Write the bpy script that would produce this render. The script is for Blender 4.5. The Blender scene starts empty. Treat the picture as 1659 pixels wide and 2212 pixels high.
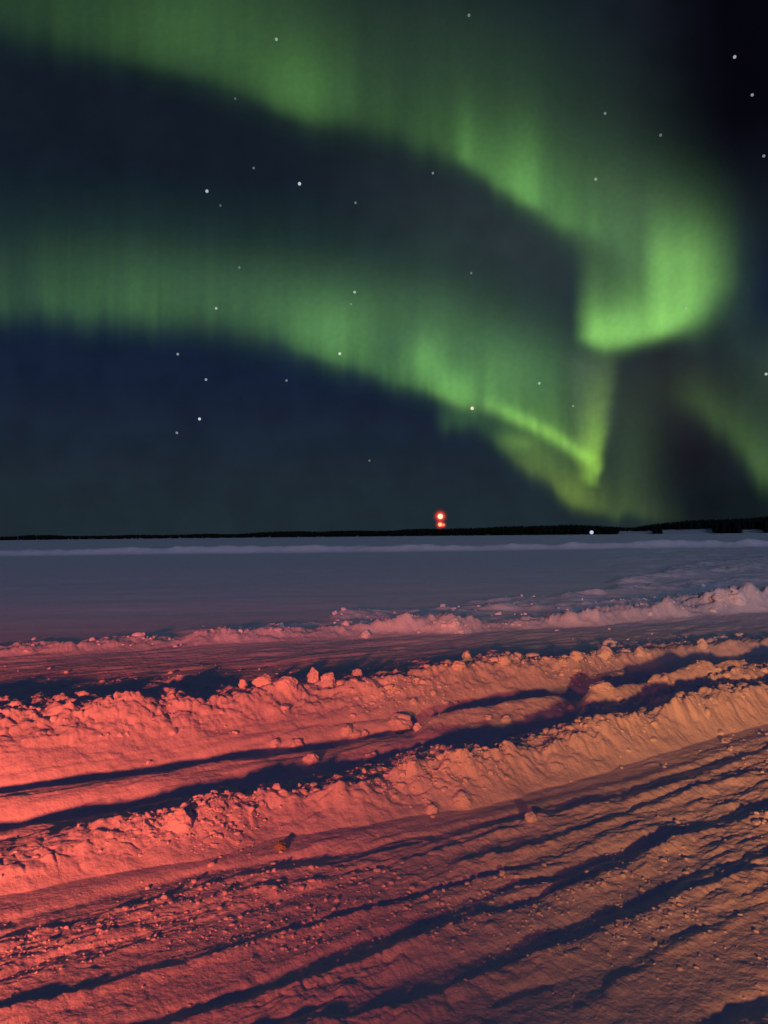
import bpy, math, random
import numpy as np
from mathutils import Vector, Matrix

S = bpy.context.scene
C = S.collection
random.seed(7)
RNG = np.random.default_rng(11)

# ------------------------------------------------------------------ camera
EYE = 1.6
PITCH = math.atan(50.0 / 1640.0)
ROLL = math.radians(0.62)
cam_d = bpy.data.cameras.new('camera')
cam = bpy.data.objects.new('camera', cam_d)
C.objects.link(cam)
F = np.array([0.0, math.cos(PITCH), math.sin(PITCH)])
R0v = np.array([1.0, 0.0, 0.0])
U0v = np.cross(R0v, F)
Rv = R0v * math.cos(ROLL) - U0v * math.sin(ROLL)
Uv = np.cross(Rv, F)
cam.matrix_world = Matrix(((Rv[0], Uv[0], -F[0], 0), (Rv[1], Uv[1], -F[1], 0),
                           (Rv[2], Uv[2], -F[2], EYE), (0, 0, 0, 1)))
cam_d.sensor_fit = 'VERTICAL'
cam_d.sensor_height = 24.0
cam_d.lens = 12.0 / (1106.0 / 1640.0)
cam_d.clip_start = 0.05
cam_d.clip_end = 60000.0
S.camera = cam

# ------------------------------------------------------------------ view / world
S.view_settings.view_transform = 'Standard'
S.view_settings.look = 'None'
S.view_settings.exposure = 0.0
S.view_settings.gamma = 1.0
S.render.engine = 'CYCLES'
S.cycles.transparent_max_bounces = 16
S.cycles.max_bounces = 6

W = bpy.data.worlds.new("World")
S.world = W
W.use_nodes = True
W.node_tree.nodes['Background'].inputs[0].default_value = (0.023, 0.027, 0.070, 1)
W.node_tree.nodes['Background'].inputs[1].default_value = 1.0

# ------------------------------------------------------------------ lights
def lamp(name, kind, loc, energy, col, **kw):
    d = bpy.data.lights.new(name, kind)
    d.energy = energy; d.color = col
    for k, v in kw.items(): setattr(d, k, v)
    o = bpy.data.objects.new(name, d); C.objects.link(o); o.location = loc
    return o

# faint moonlight from behind the photographer
moon = lamp('moonlight', 'SUN', (0, -20, 30), 0.56, (0.58, 0.68, 0.94), angle=math.radians(6))
moon.rotation_euler = (math.radians(90 - 20), 0, math.radians(12))
# red tail lamp of the vehicle parked behind the photographer, and the warm lamp beside it
def aimed(name, loc, target, energy, col, cone, **kw):
    o = lamp(name, 'SPOT', loc, energy, col, spot_size=math.radians(cone), spot_blend=1.0, **kw)
    o.rotation_euler = (Vector(target) - Vector(loc)).to_track_quat('-Z', 'Y').to_euler()
    return o
aimed('red_tail_lamp', (-2.8, -5.4, 1.62), (-5.2, 6.0, 3.2), 10600, (1.0, 0.130, 0.062), 80, shadow_soft_size=0.20)
aimed('warm_lamp', (0.6, -6.2, 1.80), (6.2, 7.0, 5.7), 9600, (1.0, 0.30, 0.08), 78, shadow_soft_size=0.20)

# ------------------------------------------------------------------ helpers
def uv_of(px, py):
    """direction (u, v) = (X/Y, Z/Y) of a point of the 1659 x 2212 picture"""
    px = np.asarray(px, float); py = np.asarray(py, float)
    a = (px - 829.5) / 1640.0; b = (1106.0 - py) / 1640.0
    D = F[:, None] + Rv[:, None] * a.ravel() + Uv[:, None] * b.ravel()
    return (D[0] / D[1]).reshape(px.shape), (D[2] / D[1]).reshape(px.shape)

def pix_of(D):
    """picture coordinates of unit directions (n,3)"""
    z = D @ F
    z = np.where(z > 0.05, z, 0.05)
    return 829.5 + 1640.0 * (D @ Rv) / z, 1106.0 - 1640.0 * (D @ Uv) / z

def tag(o, label=None, cat=None, group=None, kind=None):
    if label: o['label'] = label
    if cat: o['category'] = cat
    if group: o['group'] = group
    if kind: o['kind'] = kind
    return o

def mesh_obj(name, V, Fc, mat, parent=None, smooth=True, colors=None):
    me = bpy.data.meshes.new(name)
    V = np.asarray(V, np.float32); Fc = np.asarray(Fc, np.int32)
    n = Fc.shape[1]
    me.vertices.add(len(V)); me.vertices.foreach_set('co', V.ravel())
    me.loops.add(Fc.size); me.loops.foreach_set('vertex_index', Fc.ravel())
    me.polygons.add(len(Fc))
    me.polygons.foreach_set('loop_start', np.arange(0, Fc.size, n, dtype=np.int32))
    me.polygons.foreach_set('loop_total', np.full(len(Fc), n, np.int32))
    if smooth: me.polygons.foreach_set('use_smooth', np.ones(len(Fc), bool))
    me.update(calc_edges=True)
    if colors is not None:
        at = me.color_attributes.new('glow', 'FLOAT_COLOR', 'POINT')
        at.data.foreach_set('color', np.asarray(colors, np.float32).ravel())
    me.materials.append(mat)
    o = bpy.data.objects.new(name, me); C.objects.link(o)
    if parent: o.parent = parent
    return o

def grid_faces(nr, nc):
    i = np.arange(nr - 1)[:, None] * nc + np.arange(nc - 1)[None, :]
    return np.stack([i, i + 1, i + nc + 1, i + nc], -1).reshape(-1, 4)

# value noise ------------------------------------------------------
def _h(ix, iy, s):
    n = (ix.astype(np.int64) * 374761393 + iy.astype(np.int64) * 668265263 + s * 2147483629) & 0xFFFFFFFF
    n = ((n ^ (n >> 13)) * 1274126177) & 0xFFFFFFFF
    n = ((n ^ (n >> 16)) * 2246822519) & 0xFFFFFFFF
    return ((n ^ (n >> 15)) & 0xFFFFFF) / float(0xFFFFFF)

def vn(x, y, s=0):
    x0 = np.floor(x); y0 = np.floor(y)
    fx = x - x0; fy = y - y0
    fx = fx * fx * fx * (fx * (fx * 6 - 15) + 10); fy = fy * fy * fy * (fy * (fy * 6 - 15) + 10)
    a = _h(x0, y0, s); b = _h(x0 + 1, y0, s); c = _h(x0, y0 + 1, s); d = _h(x0 + 1, y0 + 1, s)
    return (a + (b - a) * fx) * (1 - fy) + (c + (d - c) * fx) * fy - 0.5      # -0.5..0.5

def fbm(x, y, o=4, s=0, g=0.5):
    r = 0; a = 1.0
    for k in range(o):
        ca, sa = math.cos(0.6 * k + 0.3), math.sin(0.6 * k + 0.3)
        f = 2.03 ** k
        r = r + a * vn((x * ca - y * sa) * f + 17.3 * k, (x * sa + y * ca) * f + 9.1 * k, s + k)
        a *= g
    return r

def worley(x, y, s=0):
    x0 = np.floor(x); y0 = np.floor(y)
    best = np.full(np.shape(x), 9.0); sec = np.full(np.shape(x), 9.0); idv = np.zeros(np.shape(x))
    for i in (-1, 0, 1):
        for j in (-1, 0, 1):
            cx = x0 + i; cy = y0 + j
            px = cx + _h(cx, cy, s); py = cy + _h(cx, cy, s + 5)
            d = np.hypot(px - x, py - y)
            m = d < best
            sec = np.where(m, best, np.minimum(sec, d))
            idv = np.where(m, _h(cx, cy, s + 9), idv)
            best = np.where(m, d, best)
    return best, sec, idv

def sstep(t):
    t = np.clip(t, 0, 1); return t * t * (3 - 2 * t)

# ------------------------------------------------------------------ materials
def new_mat(name):
    m = bpy.data.materials.new(name); m.use_nodes = True
    nt = m.node_tree
    for n in list(nt.nodes): nt.nodes.remove(n)
    out = nt.nodes.new('ShaderNodeOutputMaterial')
    return m, nt, out

def snow_mat(name, base=(0.80, 0.83, 0.88), bump=1.0, dirt=0.10):
    m, nt, out = new_mat(name)
    N, L = nt.nodes.new, nt.links.new
    p = N('ShaderNodeBsdfPrincipled'); L(p.outputs[0], out.inputs[0])
    geo = N('ShaderNodeNewGeometry')
    n1 = N('ShaderNodeTexNoise'); n1.inputs['Scale'].default_value = 1.7; n1.inputs['Detail'].default_value = 6
    L(geo.outputs['Position'], n1.inputs['Vector'])
    r = N('ShaderNodeValToRGB')
    r.color_ramp.elements[0].position = 0.3; r.color_ramp.elements[1].position = 0.7
    r.color_ramp.elements[0].color = (base[0] * (1 - dirt), base[1] * (1 - dirt), base[2] * (1 - dirt), 1)
    r.color_ramp.elements[1].color = (*base, 1)
    L(n1.outputs['Fac'], r.inputs[0]); L(r.outputs[0], p.inputs['Base Color'])
    p.inputs['Roughness'].default_value = 0.62
    p.inputs['Specular IOR Level'].default_value = 0.25
    n2 = N('ShaderNodeTexNoise'); n2.inputs['Scale'].default_value = 55; n2.inputs['Detail'].default_value = 8
    n2.inputs['Roughness'].default_value = 0.65
    L(geo.outputs['Position'], n2.inputs['Vector'])
    n3 = N('ShaderNodeTexNoise'); n3.inputs['Scale'].default_value = 14; n3.inputs['Detail'].default_value = 5
    L(geo.outputs['Position'], n3.inputs['Vector'])
    b2 = N('ShaderNodeBump'); b2.inputs['Distance'].default_value = 0.03; b2.inputs['Strength'].default_value = 0.35 * bump
    L(n3.outputs['Fac'], b2.inputs['Height'])
    b1 = N('ShaderNodeBump'); b1.inputs['Distance'].default_value = 0.008; b1.inputs['Strength'].default_value = 0.8 * bump
    L(n2.outputs['Fac'], b1.inputs['Height']); L(b2.outputs[0], b1.inputs['Normal'])
    L(b1.outputs[0], p.inputs['Normal'])
    return m

def plain_mat(name, col, rough=0.8):
    m, nt, out = new_mat(name)
    p = nt.nodes.new('ShaderNodeBsdfPrincipled'); nt.links.new(p.outputs[0], out.inputs[0])
    n = nt.nodes.new('ShaderNodeTexNoise'); n.inputs['Scale'].default_value = 3
    mx = nt.nodes.new('ShaderNodeMixRGB'); mx.inputs[1].default_value = (*[c * 0.7 for c in col], 1); mx.inputs[2].default_value = (*col, 1)
    nt.links.new(n.outputs['Fac'], mx.inputs[0]); nt.links.new(mx.outputs[0], p.inputs['Base Color'])
    p.inputs['Roughness'].default_value = rough
    p.inputs['Specular IOR Level'].default_value = 0.1
    return m

def glow_mat(name, col, strength):
    m, nt, out = new_mat(name)
    e = nt.nodes.new('ShaderNodeEmission'); e.inputs[0].default_value = (*col, 1); e.inputs[1].default_value = strength
    nt.links.new(e.outputs[0], out.inputs[0])
    m.cycles.emission_sampling = 'NONE'
    return m

def sky_mat(name, additive):
    m, nt, out = new_mat(name)
    a = nt.nodes.new('ShaderNodeVertexColor'); a.layer_name = 'glow'
    e = nt.nodes.new('ShaderNodeEmission'); nt.links.new(a.outputs[0], e.inputs[0])
    if additive:
        t = nt.nodes.new('ShaderNodeBsdfTransparent'); s = nt.nodes.new('ShaderNodeAddShader')
        nt.links.new(e.outputs[0], s.inputs[0]); nt.links.new(t.outputs[0], s.inputs[1])
        nt.links.new(s.outputs[0], out.inputs[0])
    else:
        nt.links.new(e.outputs[0], out.inputs[0])
    m.cycles.emission_sampling = 'NONE'
    return m

M_SNOW = snow_mat('snow')
M_CHUNK = snow_mat('chunk_snow', bump=0.8, dirt=0.05)

# ------------------------------------------------------------------ sky dome
def lin(c):
    c = np.asarray(c, float) / 255.0
    return np.where(c <= 0.04045, c / 12.92, ((c + 0.055) / 1.055) ** 2.4)

def gauss(x, y, cx, cy, sx, sy, ang=0.0):
    a = math.radians(ang); dx = x - cx; dy = y - cy
    p = dx * math.cos(a) + dy * math.sin(a); q = -dx * math.sin(a) + dy * math.cos(a)
    return np.exp(-(p / sx) ** 2 - (q / sy) ** 2)

def dirs(az, el):
    return np.stack([np.sin(az) * np.cos(el), np.cos(az) * np.cos(el), np.sin(el)], -1)

def sky_colour(D):
    px, py = pix_of(D)
    front = sstep((D @ F + 0.1) / 0.5)[:, None]
    navy = lin((20, 30, 53)); low = lin((31, 43, 50)); dark = lin((5, 4, 12)); top = lin((19, 27, 38))
    el = np.arcsin(np.clip(D[:, 2], -1, 1))
    t = sstep(el / math.radians(14))[:, None]
    c = low * (1 - t) + navy * t
    t2 = sstep((el - math.radians(12)) / math.radians(16))[:, None]
    c = c * (1 - t2) + top * t2
    grey = lin((41, 52, 56))
    k = (1.0 * gauss(px, py, 1110, 540, 330, 150, 22))[:, None]
    c = c * (1 - k) + grey * k
    # black upper right
    k = sstep((px + 0.10 * (700 - py) - 1230) / 420) * sstep((700 - py) / 480)
    c = c * (1 - k[:, None] * 0.95) + (dark * k[:, None] + lin((30, 32, 36)) * (1 - k[:, None])) * k[:, None] * 0.95
    # dark violet hollow on the right above the shore
    k = 1.0 * gauss(px, py, 1450, 850, 230, 150)
    c = c * (1 - k[:, None]) + lin((34, 39, 43)) * k[:, None]
    k = 0.95 * gauss(px, py, 1490, 990, 130, 120)
    c = c * (1 - k[:, None]) + lin((22, 24, 31)) * k[:, None]
    k = sstep((px - 1380) / 160) * sstep((py - 960) / 140)
    c = c * (1 - k[:, None] * 0.8) + lin((13, 22, 26)) * k[:, None] * 0.8
    c = c * front + lin((29, 36, 76)) * (1 - front)
    g = 1 + 0.18 * fbm(px / 60, py / 60, 4, 40)[:, None] * front
    return np.clip(c * g, 0, None)

az = np.concatenate([np.linspace(-100, -46, 30), np.linspace(-45, 45, 451), np.linspace(46, 100, 30)])
el = np.concatenate([np.linspace(-12, 0, 7), np.linspace(0.2, 50, 250), np.linspace(51, 89.9, 20)])
A, E = np.meshgrid(np.radians(az), np.radians(el))
D = dirs(A.ravel(), E.ravel())
col = np.concatenate([sky_colour(D), np.ones((len(D), 1))], 1)
sky = mesh_obj('sky', D * 20000.0, grid_faces(*A.shape)[:, ::-1], sky_mat('night_sky', False), colors=col)
tag(sky, kind='structure')

# ------------------------------------------------------------------ aurora curtains
def curve(pts):
    p = np.array(pts, float); return lambda x: np.interp(x, p[:, 0], p[:, 1])

def curtain(px, py, edge, amp, soft, length, power=1.3, rays=0.25, rs=0, floor=0.0, rw=22.0):
    """light of a curtain: hangs down to edge(x), fades upward over length(x)"""
    e = edge(px) + 9 * fbm(px / 45, px * 0, 3, rs + 50) * 2
    d = e - py
    r = 1 + rays * 2 * (fbm(px / rw + 0.0 * py, py / 900, 3, rs + 60)) * np.exp(-np.clip(d, 0, None) / (length(px) * 1.6))
    lo = 1 / (1 + np.exp(-(d - soft(px) * 1.2) / (soft(px) * 0.55)))
    up = np.exp(-(np.clip(d, 0, None) / length(px)) ** power)
    return amp(px) * r * lo * (up + floor)

GREEN = np.array([0.31, 0.86, 0.17]); TEAL = np.array([0.26, 0.62, 0.19]); LIME = np.array([0.46, 0.90, 0.09]); YEL = np.array([0.62, 0.80, 0.10])
GREY = np.array([0.62, 0.80, 0.52])

def ray(px, py, cx, w, ybot, ytop, p=2.0):
    """one upright ray, softly fading to its top"""
    v = sstep((ybot - py) / 40) * np.exp(-(np.clip(ybot - py, 0, None) / (ybot - ytop)) ** 2)
    return np.exp(-np.abs((px - cx) / w) ** p) * v

def upper(px, py):
    e = curve([(-900, 60), (0, 110), (360, 180), (450, 203), (540, 232), (600, 266), (660, 288), (750, 300), (850, 322), (940, 356), (1000, 384), (1060, 424), (1130, 466), (1200, 515), (1250, 545), (1400, 600), (1800, 700)])
    a = curtain(px, py, e,
        curve([(-900, .02), (200, .075), (360, .088), (520, .10), (600, .12), (690, .12), (760, .10), (900, .105), (975, .13), (1040, .15), (1090, .16), (1150, .19), (1230, .15), (1285, .13), (1330, .10), (1420, .06), (1500, .03), (1570, 0)]),
        curve([(0, 40), (600, 36), (900, 30), (1100, 24), (1300, 28)]),
        curve([(0, 330), (360, 330), (600, 260), (800, 170), (1000, 165), (1200, 160), (1500, 150)]),
        1.25, 0.22, 1, rw=42.0)
    lo = sstep((e(px) - py - 4) / 46)
    r = 0.085 * gauss(px, py, 640, 200, 95, 105) + 0.13 * ray(px, py, 1006, 20, 375, 250) + 0.06 * ray(px, py, 1040, 26, 400, 300)
    r = r + 0.19 * ray(px, py, 1138, 34, 468, 320) + 0.08 * ray(px, py, 1090, 36, 436, 330) + 0.07 * ray(px, py, 1215, 48, 515, 410) + 0.05 * ray(px, py, 1283, 15, 530, 430)
    r = r + 0.045 * gauss(px, py, 1120, 370, 150, 90, 35) + 0.05 * gauss(px, py, 400, 60, 160, 120)
    b = 0.020 * gauss(px, py, 800, 80, 330, 160, 12) + 0.050 * gauss(px, py, 1330, 430, 170, 120, 40) + 0.018 * gauss(px, py, 1150, 180, 260, 160, 30)
    return [(a + r * lo, GREEN), (b, np.array([.38, .68, .32]))], a

def curl(px, py):
    edge = curve([(1200, 742), (1260, 752), (1307, 768), (1340, 764), (1377, 754), (1456, 732), (1510, 706), (1550, 680), (1620, 640), (1700, 600)])
    d = edge(px) - py
    lo = 1 / (1 + np.exp(-(d - 15) / (8.0 + 16 * sstep((px - 1440) / 130))))
    left = sstep((px - 1226 - 8 * fbm(py / 60, py * 0, 2, 91)) / 60) ** 1.2
    right = sstep((1612 + 8 * fbm(py / 70, py * 0, 2, 93) - px) / 140)
    r = 1 + 0.16 * fbm(px / 26, py / 600, 3, 90) + .12 * fbm(px / 90, py / 90, 2, 92)
    body = lo * left * right * r * 0.43 * np.exp(-(np.clip(d, 0, None) / 132) ** 1.8) * (1 - .35 * sstep((px - 1480) / 90))
    fold = sstep((px - 1378) / 52) * right * lo * 0.235 * np.exp(-(np.clip(565 - py, 0, None) / 78) ** 1.6) * r
    fold = fold * (1 - .45 * sstep((py - 600) / 110))
    core = 0.20 * gauss(px, py, 1305, 715, 75, 42, -10) * lo * left + .07 * gauss(px, py, 1440, 690, 80, 50, -20) * lo
    veil = 0.075 * gauss(px, py, 1400, 510, 150, 120) * sstep((px - 1200) / 160) * lo
    rim = 0.030 * gauss(px, py, 1592, 640, 40, 130)
    return [(body + fold + core, np.array([0.40, 0.98, 0.19])), (veil + rim, np.array([.36, .80, .25]))], body + fold + core

def lower(px, py):
    e = curve([(-900, 640), (0, 700), (360, 722), (450, 734), (540, 742), (600, 752), (640, 778), (700, 796), (780, 820), (850, 844), (920, 864), (955, 882), (1000, 898), (1050, 900), (1100, 920), (1150, 943), (1200, 970), (1250, 1003), (1300, 1030)])
    lo = sstep((e(px) - py - 2) / 30)
    a = curtain(px, py, e,
        curve([(-900, .04), (200, .17), (360, .195), (480, .15), (600, .16), (650, .20), (720, .21), (790, .20), (850, .18), (900, .20), (960, .25), (1040, .24), (1120, .24), (1190, .23), (1240, .16), (1290, .05), (1310, 0), (1400, 0)]),
        curve([(0, 30), (600, 30), (800, 20), (1000, 15), (1200, 14)]),
        curve([(0, 110), (360, 110), (560, 115), (800, 110), (930, 120), (1060, 100), (1200, 90), (1300, 80)]),
        1.15, 0.34, 2, rw=24.0)
    r = 0.14 * gauss(px, py, 715, 715, 85, 70, 20) + 0.22 * gauss(px, py, 915, 778, 38, 52) + 0.18 * gauss(px, py, 985, 840, 48, 42, 20) + 0.05 * ray(px, py, 955, 16, 870, 720)
    r = r + 0.06 * gauss(px, py, 1085, 800, 90, 60) + 0.06 * ray(px, py, 1190, 14, 960, 840) + 0.05 * ray(px, py, 1062, 12, 900, 800)
    # bright hem of the slanting part
    d = e(px) - py
    hem = np.exp(-((d - 26) / 17) ** 2) * curve([(1030, 0), (1060, .17), (1120, .22), (1180, .30), (1230, .26), (1262, .18), (1285, 0)])(px) * (1 + .5 * fbm(px / 18, px * 0, 2, 95))
    b = 0.075 * gauss(px, py, 560, 640, 420, 80, 8) + 0.105 * gauss(px, py, 1000, 740, 270, 95, 24) + 0.055 * gauss(px, py, 1170, 810, 110, 110)
    # second, lower and yellower hem
    c = curtain(px, py,
        curve([(900, 925), (960, 940), (1020, 944), (1060, 962), (1100, 992), (1150, 1036), (1200, 1078), (1250, 1104), (1300, 1120), (1400, 1138), (1500, 1150)]),
        curve([(935, 0), (965, .07), (1000, .085), (1060, .07), (1100, .15), (1140, .17), (1160, .15), (1200, .18), (1240, .20), (1290, .13), (1380, .07), (1440, .03), (1500, 0)]),
        curve([(900, 13), (1100, 15), (1300, 12)]),
        curve([(900, 80), (1100, 100), (1300, 80), (1400, 60)]),
        1.3, 0.24, 3, rw=22.0)
    k = sstep((py - 900) / 150)[:, None]
    cc = (GREEN * (1 - k) + np.array([0.56, 0.88, 0.10]) * k)
    # spike at the end of the fold, leaning a little, joined to the hem on its left
    cx = np.interp(py, [760, 860, 980, 1045], [1300, 1291, 1279, 1280]) + 5 * fbm(py / 22, py * 0, 2, 97)
    w = np.interp(py, [760, 860, 940, 985, 1045], [40, 28, 25, 22, 14])
    q = (px - cx) / w
    sp = np.where(q > 0, np.exp(-np.abs(q) ** 3.2), np.exp(-np.abs(q * .78) ** 2.0)) * np.interp(py, [740, 800, 860, 910, 950, 990, 1015, 1035, 1056], [.0, .04, .10, .20, .33, .46, .42, .26, 0])
    sp = sp * (1 + .35 * fbm(px / 12, py / 60, 2, 98))
    col_ = 0.040 * np.exp(-((px - 1280) / 46) ** 4) * np.interp(py, [740, 790, 900, 1000], [0, 1, 1, 0])
    blot = 0.11 * gauss(px, py, 1125, 955, 36, 18, 10) + 0.05 * gauss(px, py, 1175, 985, 60, 36, 30) + 0.05 * gauss(px, py, 1240, 1055, 50, 30, 30)
    k2 = sstep((py - 800) / 160)[:, None]
    ca = GREEN * (1 - k2) + np.array([0.42, 0.92, 0.12]) * k2
    return [(a + r * lo, ca), (hem, ca), (b, TEAL + 0 * ca), (c, cc), (blot, LIME), (sp, LIME), (col_, GREY)], a

def right_patch(px, py):
    a = curtain(px, py,
        curve([(1300, 870), (1440, 892), (1500, 910), (1560, 950), (1600, 1000), (1640, 1062), (1700, 1096), (1800, 1110), (2400, 1120)]),
        curve([(1380, 0), (1440, .02), (1500, .10), (1560, .155), (1640, .175), (1720, .16), (1900, .05), (2200, 0)]),
        curve([(1400, 26), (2400, 34)]),
        curve([(1400, 62), (1560, 80), (1640, 120), (2400, 150)]),
        1.5, 0.22, 5, rw=50.0)
    b = 0.045 * gauss(px, py, 1680, 785, 60, 80) + 0.040 * gauss(px, py, 1365, 990, 55, 110)
    haze_ = 0.006 * gauss(px, py, 1400, 860, 150, 170)
    return [(a, np.array([0.40, 0.85, 0.16])), (b, np.array([0.36, 0.72, 0.2])), (haze_, np.array([.95, .85, .80]))], a

M_AUR = sky_mat('aurora_light', True)
def aurora(name, fn, box, radius, label, step=0.11):
    x0, x1, y0, y1 = box                                   # azimuth and elevation range in degrees
    az_ = np.radians(np.arange(x0, x1, step)); el_ = np.radians(np.arange(y0, y1, step))
    A, E = np.meshgrid(az_, el_)
    D = dirs(A.ravel(), E.ravel())
    px, py = pix_of(D)
    layers, _ = fn(px, py)
    rgb = 0
    for inten, colr in layers:
        rgb = rgb + np.clip(inten, 0, None)[:, None] * colr
    fade = sstep((A.ravel() - az_[0]) / math.radians(8)) * sstep((az_[-1] - A.ravel()) / math.radians(6)) * sstep((el_[-1] - E.ravel()) / math.radians(5))
    rgb = rgb * fade[:, None]
    rgb = rgb * (1 + 0.10 * fbm(px / 9, py / 9, 3, 33))[:, None]
    rgb = np.clip(rgb - 0.0012, 0, None)
    keep = rgb.max(1) > 0
    Fc = grid_faces(*A.shape)
    Fc = Fc[keep[Fc].any(1)]
    used = np.zeros(len(D), bool); used[Fc.ravel()] = True
    idx = np.cumsum(used) - 1
    cols = np.concatenate([rgb[used], np.ones((used.sum(), 1))], 1)
    o = mesh_obj(name, D[used] * radius, idx[Fc], M_AUR, colors=cols)
    return tag(o, label, 'aurora', 'bands of the northern lights')

aurora('aurora', upper, (-50, 40, 6, 55), 17000, 'broad green aurora arc sweeping across the top of the sky, soft lower rays')
aurora('aurora', curl, (8, 33, 10, 40), 16600, 'brightest green aurora patch curling like a hook on the right, above the yellow spike')
aurora('aurora', lower, (-48, 26, 0.2, 28), 16200, 'lower green aurora arc slanting down to a yellow-green spike near the shore')
aurora('aurora', right_patch, (10, 48, 0.3, 22), 15800, 'faint olive-green aurora patch at the right edge just above the shore')

# ------------------------------------------------------------------ stars
STARS = [  # x, y, radius in px, brightness, colour, label
 (1020, 882, 4.6, 0.95, (1, .90, .72), 'brightest warm white star, just below the bright hem of the lower aurora arc'),
 (431, 905, 3.7, .80, (.85, .92, 1), 'bright bluish white star low on the left in the dark navy sky'),
 (447, 413, 3.8, .62, (.8, .92, 1), 'bright star on the left between the two aurora arcs, left one of a level pair'),
 (647, 397, 4.0, .72, (.8, .92, 1), 'bright star between the two aurora arcs, right one of a level pair'),
 (734, 764, 3.8, .75, (.85, 1, .85), 'bright pale star set in the lower aurora arc near its bottom edge'),
 (597, 85, 3.4, .42, (.75, 1, .80), 'pale green star near the top inside the upper aurora arc'),
 (467, 666, 3.3, .52, (.85, 1, .85), 'pale star at the left inside the lower aurora arc'),
 (766, 631, 3.5, .52, (.85, 1, .85), 'pale star above the lower aurora arc, upper one of a close pair'),
 (758, 657, 3.0, .26, (.8, 1, .85), 'dim star above the lower aurora arc, lower one of a close pair'),
 (1165, 828, 3.4, .52, (.85, 1, .9), 'pale star in the veil above the slanting hem of the lower aurora'),
 (1238, 877, 3.0, .30, (.8, 1, .8), 'dim star just left of the faint column above the yellow spike'),
 (1287, 387, 3.4, .38, (.8, 1, .8), 'dim star in the green veil right of the bright rays of the upper arc'),
 (1587, 123, 3.4, .50, (.85, .85, 1), 'white star highest in the black sky of the upper right corner'),
 (1625, 205, 3.2, .34, (.8, .8, 1), 'dim bluish star in the black upper right sky, below the white one'),
 (1650, 337, 3.2, .30, (.8, .8, 1), 'dim star at the right edge of the black sky, above the curl'),
 (1307, 245, 3.0, .26, (.85, .9, .95), 'dim star between the upper aurora arc and the black corner'),
 (1427, 292, 3.4, .18, (.8, .85, .9), 'very dim soft star above the curl, on dark grey sky'),
 (1482, 666, 3.2, .55, (.7, 1, .6), 'green tinted star inside the bright aurora curl'),
 (1013, 33, 3.4, .22, (.8, .9, .85), 'dim star at the very top edge of the sky, near the middle'),
 (384, 765, 3.3, .36, (.8, .9, 1), 'dim star at the far left just below the lower aurora arc'),
 (445, 820, 3.3, .40, (.8, .9, 1), 'bluish star on the left, halfway between lower arc and brightest low star'),
 (619, 822, 3.1, .24, (.8, .9, 1), 'dim star alone in the navy sky below the lower arc'),
 (382, 935, 3.2, .32, (.8, .9, 1), 'dim star on the left, lower left neighbour of the bright bluish star'),
 (548, 363, 3.0, .17, (.8, .9, 1), 'very dim star above left of the right star of the level pair'),
 (935, 374, 2.8, .28, (.8, .95, 1), 'dim star tight below the lower edge of the upper arc, near the middle'),
 (768, 438, 3.0, .20, (.8, .95, 1), 'very dim star right of and below the level pair between the arcs'),
 (1018, 590, 3.0, .20, (.8, .95, 1), 'very dim star on grey sky between the arcs, right of centre'),
 (517, 578, 3.2, .20, (.7, 1, .85), 'very dim star on the left just above the lower aurora arc'),
 (476, 444, 2.8, .14, (.8, .9, 1), 'faintest star just right of and below the left star of the level pair'),
 (798, 995, 2.8, .20, (.8, .9, 1), 'very dim star low in the dark sky above left of the red lamps'),
 (508, 213, 2.8, .14, (.7, .9, .8), 'very dim star hugging the lower edge of the upper arc at the left'),
 (1655, 808, 3.4, .55, (.85, 1, .85), 'pale star at the right edge of the picture, level with the aurora column'),
]
def ico(sub=1):
    t = (1 + 5 ** .5) / 2
    v = [(-1, t, 0), (1, t, 0), (-1, -t, 0), (1, -t, 0), (0, -1, t), (0, 1, t), (0, -1, -t), (0, 1, -t), (t, 0, -1), (t, 0, 1), (-t, 0, -1), (-t, 0, 1)]
    f = [(0, 11, 5), (0, 5, 1), (0, 1, 7), (0, 7, 10), (0, 10, 11), (1, 5, 9), (5, 11, 4), (11, 10, 2), (10, 7, 6), (7, 1, 8),
         (3, 9, 4), (3, 4, 2), (3, 2, 6), (3, 6, 8), (3, 8, 9), (4, 9, 5), (2, 4, 11), (6, 2, 10), (8, 6, 7), (9, 8, 1)]
    v = [np.array(p) / np.linalg.norm(p) for p in v]
    for _ in range(sub):
        cache = {}; nf = []
        def mid(a, b):
            k = (min(a, b), max(a, b))
            if k not in cache:
                p = v[a] + v[b]; v.append(p / np.linalg.norm(p)); cache[k] = len(v) - 1
            return cache[k]
        for a, b, c in f:
            x, y, z = mid(a, b), mid(b, c), mid(c, a)
            nf += [(a, x, z), (b, y, x), (c, z, y), (x, y, z)]
        f = nf
    return np.array(v), np.array(f)
ICO1, ICO2, ICO3, ICO4 = ico(1), ico(2), ico(3), ico(4)

for sx, sy, r, b, c, lab in STARS:
    u, v = uv_of(sx, sy)
    d = np.array([float(u), 1.0, float(v)]); d /= np.linalg.norm(d)
    dist = 14000.0
    rad = r * 0.80 / 1640.0 * dist
    o = mesh_obj('star', ICO1[0] * rad, ICO1[1], glow_mat('starlight', c, b * 0.9))
    o.location = d * dist + np.array([0, 0, EYE])
    tag(o, lab, 'star', 'stars in the night sky')

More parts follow.
